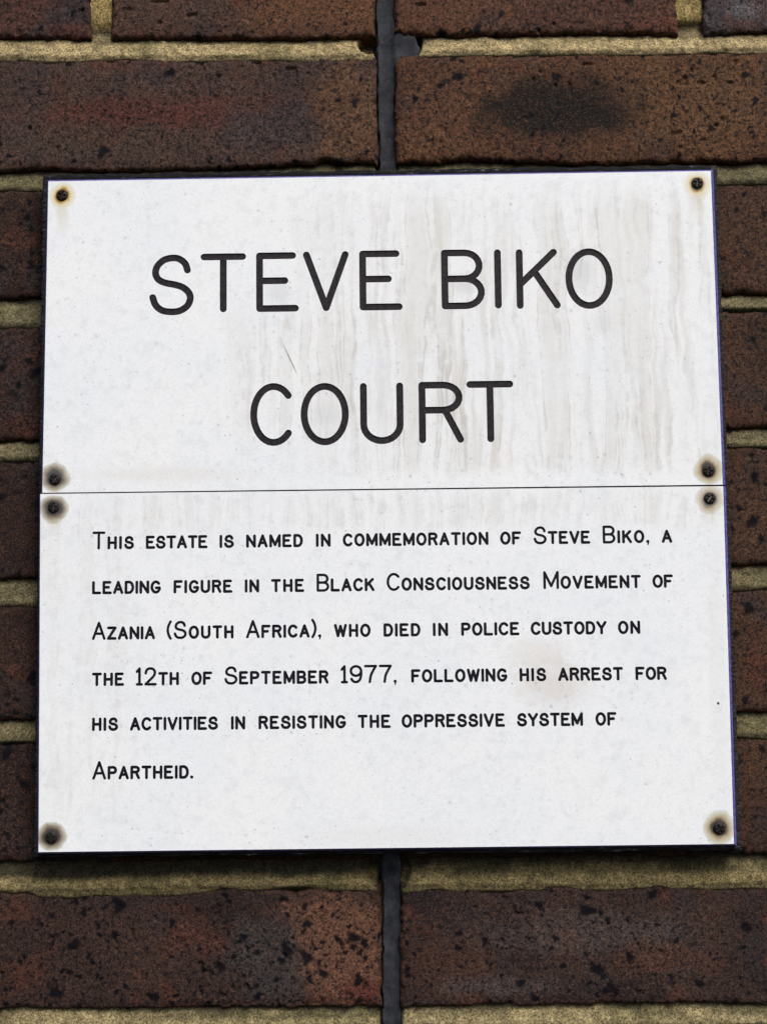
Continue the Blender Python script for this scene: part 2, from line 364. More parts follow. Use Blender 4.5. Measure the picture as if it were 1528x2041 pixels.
for r in range(R0, R1 + 1):
    odd = r % 2 != 0
    for side in (-1, 1):
        x = 0.0; k = 0
        cuts = []
        zc = float(ztop(r, 0) + zbot(r, 0)) / 2
        e = float(jl(zc)) if side < 0 else float(jr(zc))
        first = (226.0 if odd else (154.8 if side < 0 else 165.9))
        a = e
        while abs(a) < XE:
            ln = first if k == 0 else 218.0
            bnd = a + side * ln
            gap = 12.5 if (k > 0 or side < 0) else 15.0
            lo, hi = (bnd, a) if side < 0 else (a, bnd)
            vis = 0 <= r <= 7 and (lo < 245 and hi > -245)
            p0, p1 = PAL[rng.randint(len(PAL))]
            d = dict(c0=p0, c1=p1, spots=0.8 + rng.rand() * 0.8)
            if vis and 2 <= r <= 6:
                if side < 0: d = dict(c0=(44, 34, 31), c1=(62, 46, 39), spots=1.5)  # darker than the right side: light from the right painted into the colour
                else: d = dict(c0=(62, 48, 40), c1=(88, 66, 50), spots=1.5)
            if (r, side, k) in SPECIAL: d = SPECIAL[(r, side, k)]
            bricks.append(brick(lo, hi, r, side, vis, **d))
            a = bnd + side * gap; k += 1

V, F, T, I = [], [], [], []
base = 0
for bi, b in enumerate(bricks):
    sd_ = 100 + bi * 13
    if b.fine: px = 0.6
    else: px = 4.0
    if b.fine and 2 <= b.r <= 6: px = 1.2 if (b.x0 < -186 or b.x1 > 186) else 4.0
    nx = max(8, int((b.x1 - b.x0) / px)); nz = max(8, int(66 / px))
    u = np.linspace(0, 1, nx); v = np.linspace(0, 1, nz)
    # crowd samples toward the arrises
    U, Vv = np.meshgrid(u, v, indexing='xy')
    xx = b.x0 + (b.x1 - b.x0) * U
    zt_ = ztop(b.r, xx[0]) + wob_edge(xx[0], sd_); zb_ = zbot(b.r, xx[0]) + wob_edge(xx[0], sd_ + 3)
    for (cx, cz, cw, ch) in b.chips:
        mid = (ztop(b.r, cx) + zbot(b.r, cx)) / 2
        g = np.exp(-((xx[0] - cx) / cw) ** 2) * ch * (0.55 + 0.45 * noise(xx[0], 0 * xx[0], 9, sd_))
        if cz < mid: zb_ = zb_ + g
        else: zt_ = zt_ - g
    zz = zb_[None, :] + (zt_ - zb_)[None, :] * Vv
    ex = wob_edge(zz[:, 0], sd_ + 5); ex2 = wob_edge(zz[:, -1], sd_ + 7)
    sh0 = jl(zz[:, 0]) * 0; 
    xx = xx + ex[:, None] * (1 - U) ** 6 + ex2[:, None] * U ** 6
    if abs(b.x0) < 30 and b.side > 0: xx = xx + (jr(zz) - b.x0) * (1 - U) ** 4
    if abs(b.x1) < 30 and b.side < 0: xx = xx + (jl(zz) - b.x1) * U ** 4
    dE = np.minimum(np.minimum(xx - xx[:, :1], xx[:, -1:] - xx), np.minimum(zz - zz[:1], zz[-1:] - zz))
    dEn = np.maximum(dE + 0.5 * noise(xx, zz, 4, sd_ + 2), 0)
    yy = 0.45 * noise(xx, zz, 55, sd_) + 0.20 * fbm(xx, zz, 9, sd_ + 1) + 0.11 * noise(xx, zz, 2.2, sd_ + 2) + 0.07 * noise(xx, zz, 1.1, sd_ + 4)
    yy = yy + 1.9 * np.exp(-dEn / 0.8) + 0.5 * np.exp(-dEn / 3.0)                 # worn arrises fall back
    yy = yy + 1.6 * sstep(0.30, 0.7, noise(xx, zz, 5.5, sd_ + 31)) * np.exp(-dE / 2.2)
    yy = yy + (noise(xx * 0 + b.x0, zz * 0 + b.r, 1, 5) * 0.5)                    # bricks sit a little in and out
    # colour
    f = sstep(-0.55, 0.6, fbm(xx, zz, 38, sd_ + 40, 3))[..., None]
    col = (lin(b.c0) * (1 - f) + lin(b.c1) * f) * np.array([1.03, 0.95, 0.97])
    red = sstep(0.12, 0.6, fbm(xx, zz, 18, sd_ + 55, 4))[..., None] * 0.6
    col = col * (1 - red) + lin((100, 58, 46)) * red
    gr = sstep(0.12, 0.6, fbm(xx, zz, 24, sd_ + 66, 4))[..., None] * 0.6
    col = col * (1 - gr) + lin((56, 52, 56)) * gr
    for (cx, cz, rx, rz, pc, pf) in b.patches:
        dd = np.sqrt(((xx - cx) / rx) ** 2 + ((zz - cz) / rz) ** 2) + 0.50 * fbm(xx, zz, 13, sd_ + int(abs(cx)) + 3, 5)
        m = (np.clip(pf * sstep(1.25, 0.45, dd), 0, 1))[..., None]
        col = col * (1 - m) + lin(pc) * m
    edge = (0.55 * np.exp(-dEn / 1.6))[..., None]                                 # fired crust worn to red at arris
    col = col * (1 - edge) + lin((82, 54, 36)) * edge
    # iron spots
    iron = np.zeros_like(xx)
    if px < 2:
        n = int((b.x1 - b.x0) * 66 * 0.060 * b.spots)
        sx = rng.uniform(b.x0, b.x1, n); sz = rng.uniform(zbot(b.r, b.x0), ztop(b.r, b.x0), n)
        rad = np.clip(0.45 * rng.pareto(2.7, n) + 0.48, 0, 3.6)
        keep = (0.5 + 0.5 * noise(sx, sz, 30, sd_ + 77)) > 0.32
        for q in range(n):
            if not keep[q]: continue
            if abs(sx[q]) < 180 and 2 <= b.r <= 6: continue
            R = rad[q] * 1.7 + px
            i0 = max(0, int((sx[q] - R - b.x0) / (b.x1 - b.x0) * (nx - 1))); i1 = min(nx, int((sx[q] + R - b.x0) / (b.x1 - b.x0) * (nx - 1)) + 2)
            j0 = max(0, int((sz[q] - R - zb_[0]) / (zt_[0] - zb_[0]) * (nz - 1)) - 1); j1 = min(nz, int((sz[q] + R - zb_[0]) / (zt_[0] - zb_[0]) * (nz - 1)) + 3)
            if i1 <= i0 or j1 <= j0: continue
            ax, az = xx[j0:j1, i0:i1], zz[j0:j1, i0:i1]
            an = np.arctan2(az - sz[q], ax - sx[q])
            rr = rad[q] * (1 + 0.22 * np.sin(2 * an + q) + 0.16 * np.sin(3 * an + q * 2.3) + 0.1 * np.sin(5 * an + q))
            dd = np.hypot(ax - sx[q], az - sz[q]) / rr
            iron[j0:j1, i0:i1] = np.maximum(iron[j0:j1, i0:i1], sstep(1.55, 0.35, dd) * min(1, 0.60 + rad[q] * 0.25))
        yy = yy + 0.30 * iron * noise(xx, zz, 3.0, sd_ + 12)
        pit = sstep(0.72, 0.86, noise(xx, zz, 4.2, sd_ + 91)) * sstep(0.0, 0.5, noise(xx, zz, 40, sd_ + 92))
        yy = yy + 1.1 * pit
    Pf = np.stack([xx, yy, zz], -1).reshape(-1, 3)
    V.append(Pf); F.append(grid_faces(nx, nz, base)); T.append(col.reshape(-1, 3)); I.append(iron.ravel())
    # returns into the joints
    ids = np.arange(nx * nz).reshape(nz, nx)
    loop = np.concatenate([ids[0, :-1], ids[:-1, -1], ids[-1, :0:-1], ids[:0:-1, 0]])
    back = Pf[loop].copy(); back[:, 1] = 14.0
    o = base + nx * nz; L = len(loop); k = np.arange(L); k2 = (k + 1) % L
    V.append(back); T.append(col.reshape(-1, 3)[loop]); I.append(np.zeros(L))
    F.append(np.stack([base + loop[k], o + k, o + k2, base + loop[k2]], 1))
    base += nx * nz + L
wall = empty('brick_wall')
wall['label'] = 'dark speckled brown brick wall with sandy mortar behind the white plaque'
wall['category'] = 'wall'
tint = np.concatenate(T); tint = np.concatenate([tint, np.ones((len(tint), 1))], 1)
mesh_np('brickwork', np.concatenate(V), np.concatenate(F), M_BRICK, wall, {'tint': ('FLOAT_COLOR', tint), 'iron': ('FLOAT', np.concatenate(I))})

# mortar: one weather-struck bed, set back at the top of each joint and nearly flush at its foot
def axis(lo, hi, fl, fh, fine, coarse):
    return np.concatenate([np.arange(lo, fl, coarse), np.arange(fl, fh, fine), np.arange(fh, hi + coarse, coarse)])
mx = axis(-XE, XE, -240, 245, 1.15, 6.0)
zs = []
for r in range(R0, R1):
    hi_, lo_ = float(np.max(ROWS[r][1])) + 6, float(np.min(ROWS[r + 1][0])) - 6
    n = 30 if -1 <= r <= 7 else 12
    zs.append(np.linspace(hi_, lo_, n))
    mid = np.linspace(lo_, zbot(r + 1, 0) + 7, 14 if r in (-1, 0) else 6)[1:-1]; zs.append(mid)
mz = np.sort(np.unique(np.round(np.concatenate(zs), 3)))
XX, ZZ = np.meshgrid(mx, mz, indexing='xy')
YY = np.full_like(XX, 3.4) + 0.5 * fbm(XX, ZZ, 12, 7)
MC = np.zeros(XX.shape + (3,)) + lin((142, 124, 80))
for r in range(R0, R1):
    t_ = zbot(r, XX); b_ = ztop(r + 1, XX)
    t = (ZZ - b_) / (t_ - b_)
    band = (t > -0.75) & (t < 1.75)
    prof = 0.05 + 3.6 * np.clip(t, 0, 1.4) ** 1.6 - 0.9 * np.exp(-((t - 0.1) / 0.22) ** 2)
    prof = prof + 0.8 * fbm(XX, ZZ, 14, 31 + r, 4) + 0.35 * noise(XX, ZZ, 3.2, 41 + r) + 0.12 * noise(XX, ZZ, 1.6, 51 + r)
    prof = prof + 1.4 * sstep(0.35, 0.8, fbm(XX, ZZ, 20, 61 + r))                   # crumbled pockets
    spill = (0.10 if r not in (6, 0) else 0.20) + (0.16 if r != 6 else 0.32) * fbm(XX, 0 * ZZ + r * 50, 34, 91 + r, 3)
    spill = np.clip(spill, -0.02, 0.5)
    low_ = np.clip(-0.35 + 0.25 * noise(XX, ZZ, 5, 97) + np.maximum(0, -t - spill) * 26, -2, 7)
    prof = np.where(t < 0.12, np.minimum(prof, low_) * np.clip((0.12 - t) / 0.12, 0, 1) + prof * (1 - np.clip((0.12 - t) / 0.12, 0, 1)), prof)
    prof = np.where(t < 0, low_, prof)
    YY = np.where(band, prof, YY)
    tone = {0: (150, 134, 98), 1: (90, 84, 60), 2: (98, 91, 67), 3: (98, 91, 67), 4: (95, 88, 64), 5: (93, 86, 62), 6: (114, 102, 70), 7: (130, 118, 86)}.get(r, (118, 105, 72))
    # left-hand ends a little mossier
    tc = lin(tone) * np.ones(XX.shape + (3,))
    moss = (sstep(0.1, 0.7, fbm(XX, ZZ, 26, 71 + r, 4)) * 0.6)[..., None]
    tc = tc * (1 - moss) + lin((84, 82, 50)) * moss
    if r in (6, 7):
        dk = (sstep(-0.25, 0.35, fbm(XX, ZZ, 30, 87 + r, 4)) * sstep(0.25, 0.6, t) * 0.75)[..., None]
        tc = tc * (1 - dk) + lin((58, 56, 38)) * dk  # dirt patches; below the board they also carry its painted contact shadow
    if r == 6:                                                        # dirt and moss, plus the board's contact shadow painted into the mortar
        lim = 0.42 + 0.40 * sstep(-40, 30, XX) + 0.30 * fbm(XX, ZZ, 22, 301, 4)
        dirt_shade = (sstep(-0.10, 0.16, t - lim) * 0.85)[..., None]
        tc = tc * (1 - dirt_shade) + lin((40, 38, 28)) * dirt_shade
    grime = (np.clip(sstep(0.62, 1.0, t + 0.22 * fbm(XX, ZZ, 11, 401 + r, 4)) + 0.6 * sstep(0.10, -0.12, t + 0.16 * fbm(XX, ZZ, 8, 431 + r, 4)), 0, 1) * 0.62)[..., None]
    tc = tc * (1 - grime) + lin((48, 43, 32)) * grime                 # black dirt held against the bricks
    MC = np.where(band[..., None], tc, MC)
inj = sstep(-1.5, 0.5, XX - jl(ZZ)) * sstep(-1.5, 0.5, jr(ZZ) - XX)
YY = YY * (1 - inj) + 9.0 * inj
FL = [(15.5, 263.5, 11.0, 9.5), (10.5, 262, 5.0, 13.0)]                                   # mastic smeared into the end of a bed
CAVE = [(-4.5, 264, 5.5, 6), (24.5, 265, 2.6, 4.5), (-5, -211, 4.5, 8), (9.5, -211, 3.5, 7)]   # lost mortar at bed ends
def flare(x, z, lst=FL):
    m = 0 * x
    for (cx, cz, rx, rz) in lst:
        d = np.sqrt(((x - cx) / rx) ** 2 + ((z - cz) / rz) ** 2) + 0.35 * fbm(x, z, 6, 19)
        m = np.maximum(m, sstep(1.15, 0.85, d))
    return m
YY = YY + 5.0 * flare(XX, ZZ) + 9.0 * flare(XX, ZZ, CAVE)
grain = 0.10 * noise(XX, ZZ, 1.2, 99)
P = np.stack([XX, YY + grain, ZZ], -1).reshape(-1, 3)
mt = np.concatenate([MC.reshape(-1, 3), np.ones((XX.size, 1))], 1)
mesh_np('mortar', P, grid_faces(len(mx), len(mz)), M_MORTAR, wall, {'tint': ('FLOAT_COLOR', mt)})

# mastic movement joint
gx = np.arange(-14, 30, 0.7); gz = np.concatenate([np.arange(-700, -300, 5.0), np.arange(-300, 300, 0.9), np.arange(300, 720, 5.0)])
GX, GZ = np.meshgrid(gx, gz, indexing='xy')
a_, b_ = jl(GZ) + 0.4, jr(GZ) + 0.8
q = (GX - (a_ + b_) / 2) / ((b_ - a_) / 2) + 0.14 * noise(GX * 0, GZ, 22, 3) + 0.10 * noise(GX, GZ, 5, 4)
inside = sstep(1.0, 0.88, np.abs(q))
surf = 2.4 + 1.6 * (1 - np.clip(q, -1, 1) ** 2) + 0.8 * noise(GX * 0.3, GZ, 34, 8) + 0.25 * fbm(GX, GZ, 9, 9)
fl = flare(GX, GZ); tt = np.clip((GX - b_ + 3) / 6, 0, 1); fs = surf * (1 - tt) + (2.0 + 0.5 * fbm(GX, GZ, 8, 12)) * tt
mm_ = np.maximum(inside, fl)
Y2 = 12.0 * (1 - mm_) + np.where(GX > b_ - 3, surf * (1 - fl) + fs * fl, surf) * mm_
mesh_np('sealant_joint', np.stack([GX, Y2, GZ], -1).reshape(-1, 3), grid_faces(len(gx), len(gz)), M_SEAL, wall)

# ------------------------------------------------------------------ single-stroke lettering
def arc(cx, cy, rx, ry, a0, a1, n=18):
    t = np.radians(np.linspace(a0, a1, n)); return [(cx + rx * math.cos(q), cy + ry * math.sin(q)) for q in t]
def crom(pts, n=4):
    p = np.array([pts[0]] + list(pts) + [pts[-1]], float); o = []
    for i in range(1, len(p) - 2):
        for t in np.linspace(0, 1, n, endpoint=False):
            a, b, c, d = p[i - 1], p[i], p[i + 1], p[i + 2]
            o.append(tuple(0.5 * (2 * b + (c - a) * t + (2 * a - 5 * b + 4 * c - d) * t * t + (3 * b - a - 3 * c + d) * t ** 3)))
    o.append(tuple(p[-2])); return o
S_PTS = [(.92, .77), (.86, .89), (.70, .98), (.52, 1.0), (.30, .965), (.13, .86), (.07, .73), (.14, .61), (.33, .54), (.57, .505), (.79, .455), (.95, .36), (1, .245), (.92, .11), (.735, .023), (.52, 0), (.26, .027), (.08, .126), (0, .27)]
def _b():
    up = [(0, 1), (.55, 1)] + arc(.55, .755, .40, .245, 90, -90, 12)[1:] + [(0, .51)]
    lo = [(0, .51), (.56, .51)] + arc(.56, .255, .44, .255, 90, -90, 12)[1:] + [(0, 0)]
    return [[(0, 0), (0, 1)], up, lo]
G = {  # name: (width / height, strokes in the unit box)
    'A': (.70, [[(0, 0), (.5, 1)], [(.5, 1), (1, 0)], [(.18, .32), (.82, .32)]]),
    'B': (.64, _b()),
    'C': (.68, [arc(.55, .5, .55, .5, 42, 318, 28)]),
    'D': (.64, [[(0, 0), (0, 1)], [(0, 1), (.45, 1)] + arc(.45, .5, .55, .5, 90, -90, 16)[1:] + [(0, 0)]]),
    'E': (.62, [[(0, 0), (0, 1)], [(0, 1), (.93, 1)], [(0, .525), (.71, .525)], [(0, 0), (1, 0)]]),
    'F': (.60, [[(0, 0), (0, 1)], [(0, 1), (1, 1)], [(0, .51), (.75, .51)]]),
    'G': (.70, [arc(.53, .5, .53, .5, 42, 342, 28) + [(1, .44)], [(1, .42), (.58, .42)]]),
    'H': (.62, [[(0, 0), (0, 1)], [(1, 0), (1, 1)], [(0, .5), (1, .5)]]),
    'I': (0.0, [[(0, 0), (0, 1)]]),
    'K': (.66, [[(0, 0), (0, 1)], [(.93, 1), (0, .39)], [(.40, .64), (1, 0)]]),
    'L': (.60, [[(0, 1), (0, 0)], [(0, 0), (1, 0)]]),
    'M': (.82, [[(0, 0), (0, 1)], [(0, 1), (.5, .12)], [(.5, .12), (1, 1)], [(1, 1), (1, 0)]]),
    'N': (.66, [[(0, 0), (0, 1)], [(0, 1), (1, 0)], [(1, 0), (1, 1)]]),
    'O': (.72, ['ring']),
    'P': (.62, [[(0, 0), (0, 1)], [(0, 1), (.58, 1)] + arc(.58, .745, .42, .255, 90, -90, 12)[1:] + [(0, .49)]]),
    'R': (.64, [[(0, 0), (0, 1)], [(0, 1), (.56, 1)] + arc(.56, .77, .42, .23, 90, -90, 12)[1:] + [(0, .54)], [(.60, .54), (1, 0)]]),
    'S': (.66, [crom(S_PTS)]),
    'T': (.66, [[(0, 1), (1, 1)], [(.5, 1), (.5, 0)]]),
    'U': (.64, [[(0, 1), (0, .3)] + arc(.5, .3, .5, .3, 180, 360, 16)[1:] + [(1, 1)]]),
    'V': (.70, [[(0, 1), (.5, 0)], [(.5, 0), (1, 1)]]),
    'W': (.95, [[(0, 1), (.25, 0)], [(.25, 0), (.5, .92)], [(.5, .92), (.75, 0)], [(.75, 0), (1, 1)]]),
    'Y': (.70, [[(0, 1), (.5, .46)], [(1, 1), (.5, .46)], [(.5, .46), (.5, 0)]]),
    'Z': (.64, [[(0, 1), (1, 1)], [(1, 1), (0, 0)], [(0, 0), (1, 0)]]),
    '1': (.30, [[(0, .80), (.55, 1)], [(.55, 1), (.55, 0)], [(0.05, 0), (1.0, 0)]]),
    '2': (.62, [crom([(.02, .70), (.08, .87), (.27, .985), (.5, 1.0), (.75, .96), (.93, .80), (.90, .62), (.72, .45), (.40, .25), (.06, .04)]) + [(0, 0)], [(0, 0), (1, 0)]]),
    '7': (.66, [[(0, 1), (1, 1)], crom([(1, 1), (.75, .72), (.52, .40), (.42, 0)])]),
    '9': (.64, ['ring9', crom([(1, .70), (1.0, .45), (.90, .18), (.70, .04), (.46, 0), (.22, .05), (.05, .2)])]),
    '(': (.18, [crom([(1, 1.04), (.35, .82), (0, .5), (.35, .18), (1, -.04)])]),
    ')': (.18, [crom([(0, 1.04), (.65, .82), (1, .5), (.65, .18), (0, -.04)])]),
    ',': (.06, ['comma']), '.': (.02, ['dot']),
}
def offset_poly(pts, h):
    """outline of a round-ended stroke of half width h"""
    p = np.array(pts, float); keep = [0]
    for i in range(1, len(p)):
        if np.hypot(*(p[i] - p[keep[-1]])) > 0.02: keep.append(i)
    p = p[keep]
    d = np.diff(p, axis=0); d /= np.hypot(d[:, 0], d[:, 1])[:, None]
    nrm = np.stack([-d[:, 1], d[:, 0]], 1)
    def side(sgn):
        o = [p[0] + sgn * h * nrm[0]]
        for i in range(1, len(p) - 1):
            m = nrm[i - 1] + nrm[i]; m /= np.hypot(*m); c = max(0.45, float(m @ nrm[i])); o.append(p[i] + sgn * h * m / c)
        o.append(p[-1] + sgn * h * nrm[-1]); return o
    def cap(c, dr):
        a = math.atan2(dr[1], dr[0]); return [c + h * np.array([math.cos(a + t), math.sin(a + t)]) for t in np.radians(np.linspace(90, -90, 9))[1:-1]]
    Lf = side(1); Rt = side(-1)
    return [tuple(q) for q in Lf + cap(p[-1], d[-1]) + Rt[::-1] + cap(p[0], -d[0])]
def glyph_polys(ch, x0, z0, w, hgt, st):
    """x0,z0 lower left of the centreline box; returns (solid polygons, hole polygons per ring)"""
    out = []
    h = st / 2
    for s_ in G[ch][1]:
        if s_ == 'ring' or s_ == 'ring9':
            cy, ry = (.5, .5) if s_ == 'ring' else (.70, .30)
            n = 44
            for (a0, a1) in ((-5, 185), (175, 365)):
                pts = [(x0 + (.5 + .5 * math.cos(t)) * w, z0 + (cy + ry * math.sin(t)) * hgt) for t in np.radians(np.linspace(a0, a1, n // 2))]
                out.append(offset_poly(pts, h))
        elif s_ == 'dot' or s_ == 'comma':
            r = h * 1.15
            out.append([(x0 + r * math.cos(t), z0 + r * .15 + r * math.sin(t)) for t in np.radians(np.arange(0, 360, 30))])
            if s_ == 'comma': out.append([(x0 + r * .95, z0), (x0 + r * .35, z0 - 2.0 * r), (x0 - r * .45, z0 - 2.0 * r), (x0 - r * .1, z0 - r * .4)][::-1])
        else:
            pts = [(x0 + a * w, z0 + b * hgt) for a, b in s_]
            out.append(offset_poly(pts, h))
    return out

BIG = 3.85
HEAD = [  # glyph, outer left, outer right, outer foot, outer head (mm)
    [('S', -129.3, -104.3, 99.7, 134.5), ('T', -100.5, -74.9, 101.0, 134.8), ('E', -69.2, -45.3, 100.9, 135.0), ('V', -42.8, -17.1, 100.9, 135.2),
     ('E', -11.2, 12.9, 101.0, 135.3), ('B', 34.8, 59.1, 101.0, 135.2), ('I', 64.6, 68.3, 101.1, 135.0), ('K', 76.8, 101.4, 100.7, 134.9), ('O', 104.4, 130.9, 100.2, 134.9)],
    [('C', -72.7, -48.7, 25.0, 60.4), ('O', -44.6, -17.8, 25.0, 60.1), ('U', -11.5, 12.6, 25.3, 59.8), ('R', 21.1, 46.0, 25.5, 60.0), ('T', 47.8, 73.9, 25.6, 60.1)]]
TEXT = [
    (-31.5, [('This', -160.1, -137.0), ('estate', -130.5, -96.3), ('is', -89.8, -81.8), ('named', -75.1, -43.7), ('in', -36.6, -28.4), ('commemoration', -21.8, 58.5), ('of', 64.9, 76.5), ('Steve', 83.3, 114.5), ('Biko,', 121.3, 147.2), ('a', 153.7, 159.5)]),
    (-56.2, [('leading', -160.0, -122.1), ('figure', -115.1, -82.6), ('in', -75.9, -67.9), ('the', -61.4, -43.1), ('Black', -36.4, -4.5), ('Consciousness', 2.1, 80.7), ('Movement', 88.1, 141.6), ('of', 147.9, 159.2)]),
    (-81.2, [('Azania', -159.8, -125.1), ('(South', -118.9, -82.0), ('Africa),', -75.2, -33.7), ('who', -27.0, -6.9), ('died', 0.1, 20.4), ('in', 27.1, 35.5), ('police', 42.6, 74.5), ('custody', 80.6, 122.2), ('on', 128.3, 140.5)]),
    (-106.3, [('the', -159.6, -141.9), ('12th', -135.7, -111.9), ('of', -105.2, -93.7), ('September', -87.1, -30.1), ('1977,', -23.6, 7.3), ('following', 14.9, 67.3), ('his', 74.0, 88.6), ('arrest', 95.0, 130.4), ('for', 137.1, 154.2)]),
    (-130.6, [('his', -159.3, -145.0), ('activities', -138.6, -90.5), ('in', -83.5, -75.7), ('resisting', -68.5, -20.9), ('the', -14.5, 3.5), ('oppressive', 9.4, 65.6), ('system', 72.1, 108.0), ('of', 114.7, 126.2)]),
    (-156.7, [('Apartheid.', -158.9, -103.9)])]
CAP_H, SMALL_H, ST_CAP, ST_SMALL = 10.0, 7.35, 1.45, 1.58
def word_polys(word, xa, xb, z0):
    items = []
    for ch in word:
        capital = ch.isupper() or ch.isdigit() or ch in '()'
        H_, st = (CAP_H, ST_CAP) if capital else (SMALL_H, ST_SMALL)
        hc = H_ - st; g = ch.upper(); wd = G[g][0] * hc * 1.02
        items.append((g, wd, hc, st))
    tot = sum(i[1] + i[3] for i in items)
    n = len(items)
    gap = (xb - xa - tot) / max(1, n - 1)
    if gap < 0.35 and n > 1:                                   # tight word: narrow the letters a touch
        k = (xb - xa - 0.35 * (n - 1) - sum(i[3] for i in items)) / max(1e-6, sum(i[1] for i in items))
        items = [(g, wd * k, hc, st) for g, wd, hc, st in items]; gap = 0.35
    x = xa; out = []
    if n == 1: items = [(items[0][0], xb - xa - items[0][3], items[0][2], items[0][3])]
    for g, wd, hc, st in items:
        out += glyph_polys(g, x + st / 2, z0 + st / 2, wd, hc, st); x += wd + st + gap
    return out

YF, YB = -14.0, -12.0           # laminate face and back
DEPTH = 0.55                    # cutter depth
def build_panel(name, parent, corners, tiles, mat, ink, xl, xr, part):
    """corners tl,tr,bl,br of the white face; tiles: list of (zlo, zhi, polygons or None) from top to bottom"""
    (tlx, tlz), (trx, trz), (blx, blz), (brx, brz) = corners
    zt_, zb_ = (tlz + trz) / 2, (blz + brz) / 2
    def warp(x, z):
        t = (z - zb_) / (zt_ - zb_)
        L_, R_ = blx + (tlx - blx) * t, brx + (trx - brx) * t
        x2 = x
        if x < -164: x2 = -164 + (x + 164) * (L_ + 164) / (xl + 164)
        if x > 164: x2 = 164 + (x - 164) * (R_ - 164) / (xr - 164)
        u = (x - xl) / (xr - xl)
        k = max(0.0, (t - 0.93) / 0.07); k2 = max(0.0, (0.07 - t) / 0.07)
        z2 = z + k * ((tlz + (trz - tlz) * u) - zt_) + k2 * ((blz + (brz - blz) * u) - zb_)
        return x2, z2
    gxs = list(np.linspace(xl, xr, 64))
    pv, pf, key = [], [], {}
    def vid(x, z):
        k = (round(x, 3), round(z, 3))
        if k not in key:
            a, b = warp(x, z); key[k] = len(pv); pv.append((a, YF, b))
        return key[k]
    letter_objs = []
    for (zhi, zlo, polys) in tiles:
        nz = max(2, int((zhi - zlo) / 6) + 1)
        gzs = list(np.linspace(zlo, zhi, nz))
        if not polys:
            for j in range(nz - 1):
                for i in range(63):
                    pf.append((vid(gxs[i], gzs[j]), vid(gxs[i + 1], gzs[j]), vid(gxs[i + 1], gzs[j + 1]), vid(gxs[i], gzs[j + 1])))
            continue
        vs, fs = [], []
        rect = [(x, zlo) for x in gxs] + [(xr, z) for z in gzs[1:-1]] + [(x, zhi) for x in gxs[::-1]] + [(xl, z) for z in gzs[-2:0:-1]]
        vs += rect; fs.append(list(range(len(rect))))
        for z in gzs[1:-1]: vs += [(x, z) for x in gxs[1:-1]]
        own = [-1]
        for gi, p in [(gi, p) for gi, gr in enumerate(polys) for p in gr]:
            own.append(gi)
            if sum(p[i - 1][0] * p[i][1] - p[i][0] * p[i - 1][1] for i in range(len(p))) < 0: p = p[::-1]
            fs.append(list(range(len(vs), len(vs) + len(p)))); vs += p
        ov, oe, of, _, _, orf = delaunay_2d_cdt([Vector(q) for q in vs], [], fs, 0, 1e-5)
        groups = {}
        for f, o in zip(of, orf):
            g = [own[q] for q in o if q > 0]
            if not g: pf.append([vid(ov[i][0], ov[i][1]) for i in f])
            else: groups.setdefault(g[0], []).append(f)
        for g in sorted(groups):
            lv, lf, lk, em = [], [], {}, {}
            def lid(i, y):
                if (i, y) not in lk: a, b = warp(ov[i][0], ov[i][1]); lk[(i, y)] = len(lv); lv.append((a, y, b))
                return lk[(i, y)]
            for f in groups[g]:
                lf.append([lid(i, YF + DEPTH) for i in f])
                for a, b in zip(f, f[1:] + f[:1]): em[(a, b)] = 1
            for (a, b) in em:
                if (b, a) not in em: lf.append([lid(b, YF + DEPTH), lid(a, YF + DEPTH), lid(a, YF), lid(b, YF)])
            letter_objs.append((lv, lf))
    panel = mesh_np(name, pv, pf, mat, parent, smooth=False)
    for lv, lf in letter_objs: mesh_np(part, lv, lf, ink, panel, smooth=False)
    return panel
def strip_edge(parent, pts, out, closed_sides):
    """bevelled cut edge of the laminate: pts = corner loop tl,tr,br,bl; closed_sides says which sides get the wide bevel"""
    n = 4; cx = 0; v = []; f = []
    prof = [(0, YF), (1.0, YF + 1.35), (1.0, YB)]
    sg = [(-1, 1), (1, 1), (1, -1), (-1, -1)]
    for k in range(4):
        x, z = pts[k]
        ox = out[0] if sg[k][0] < 0 else out[1]; oz = out[2] if sg[k][1] > 0 else out[3]
        for (a, y) in prof: v.append((x + sg[k][0] * ox * a, y, z + sg[k][1] * oz * a))
    for k in range(4):
        k2 = (k + 1) % 4
        for j in range(2): f.append((k * 3 + j, k * 3 + j + 1, k2 * 3 + j + 1, k2 * 3 + j))
    return mesh_np('cut_edge', v, f, M_EDGE, parent, smooth=False)

plaque = empty('name_plaque')
plaque['label'] = 'white engraved plaque of two screwed panels on a dark board'
plaque['category'] = 'plaque'

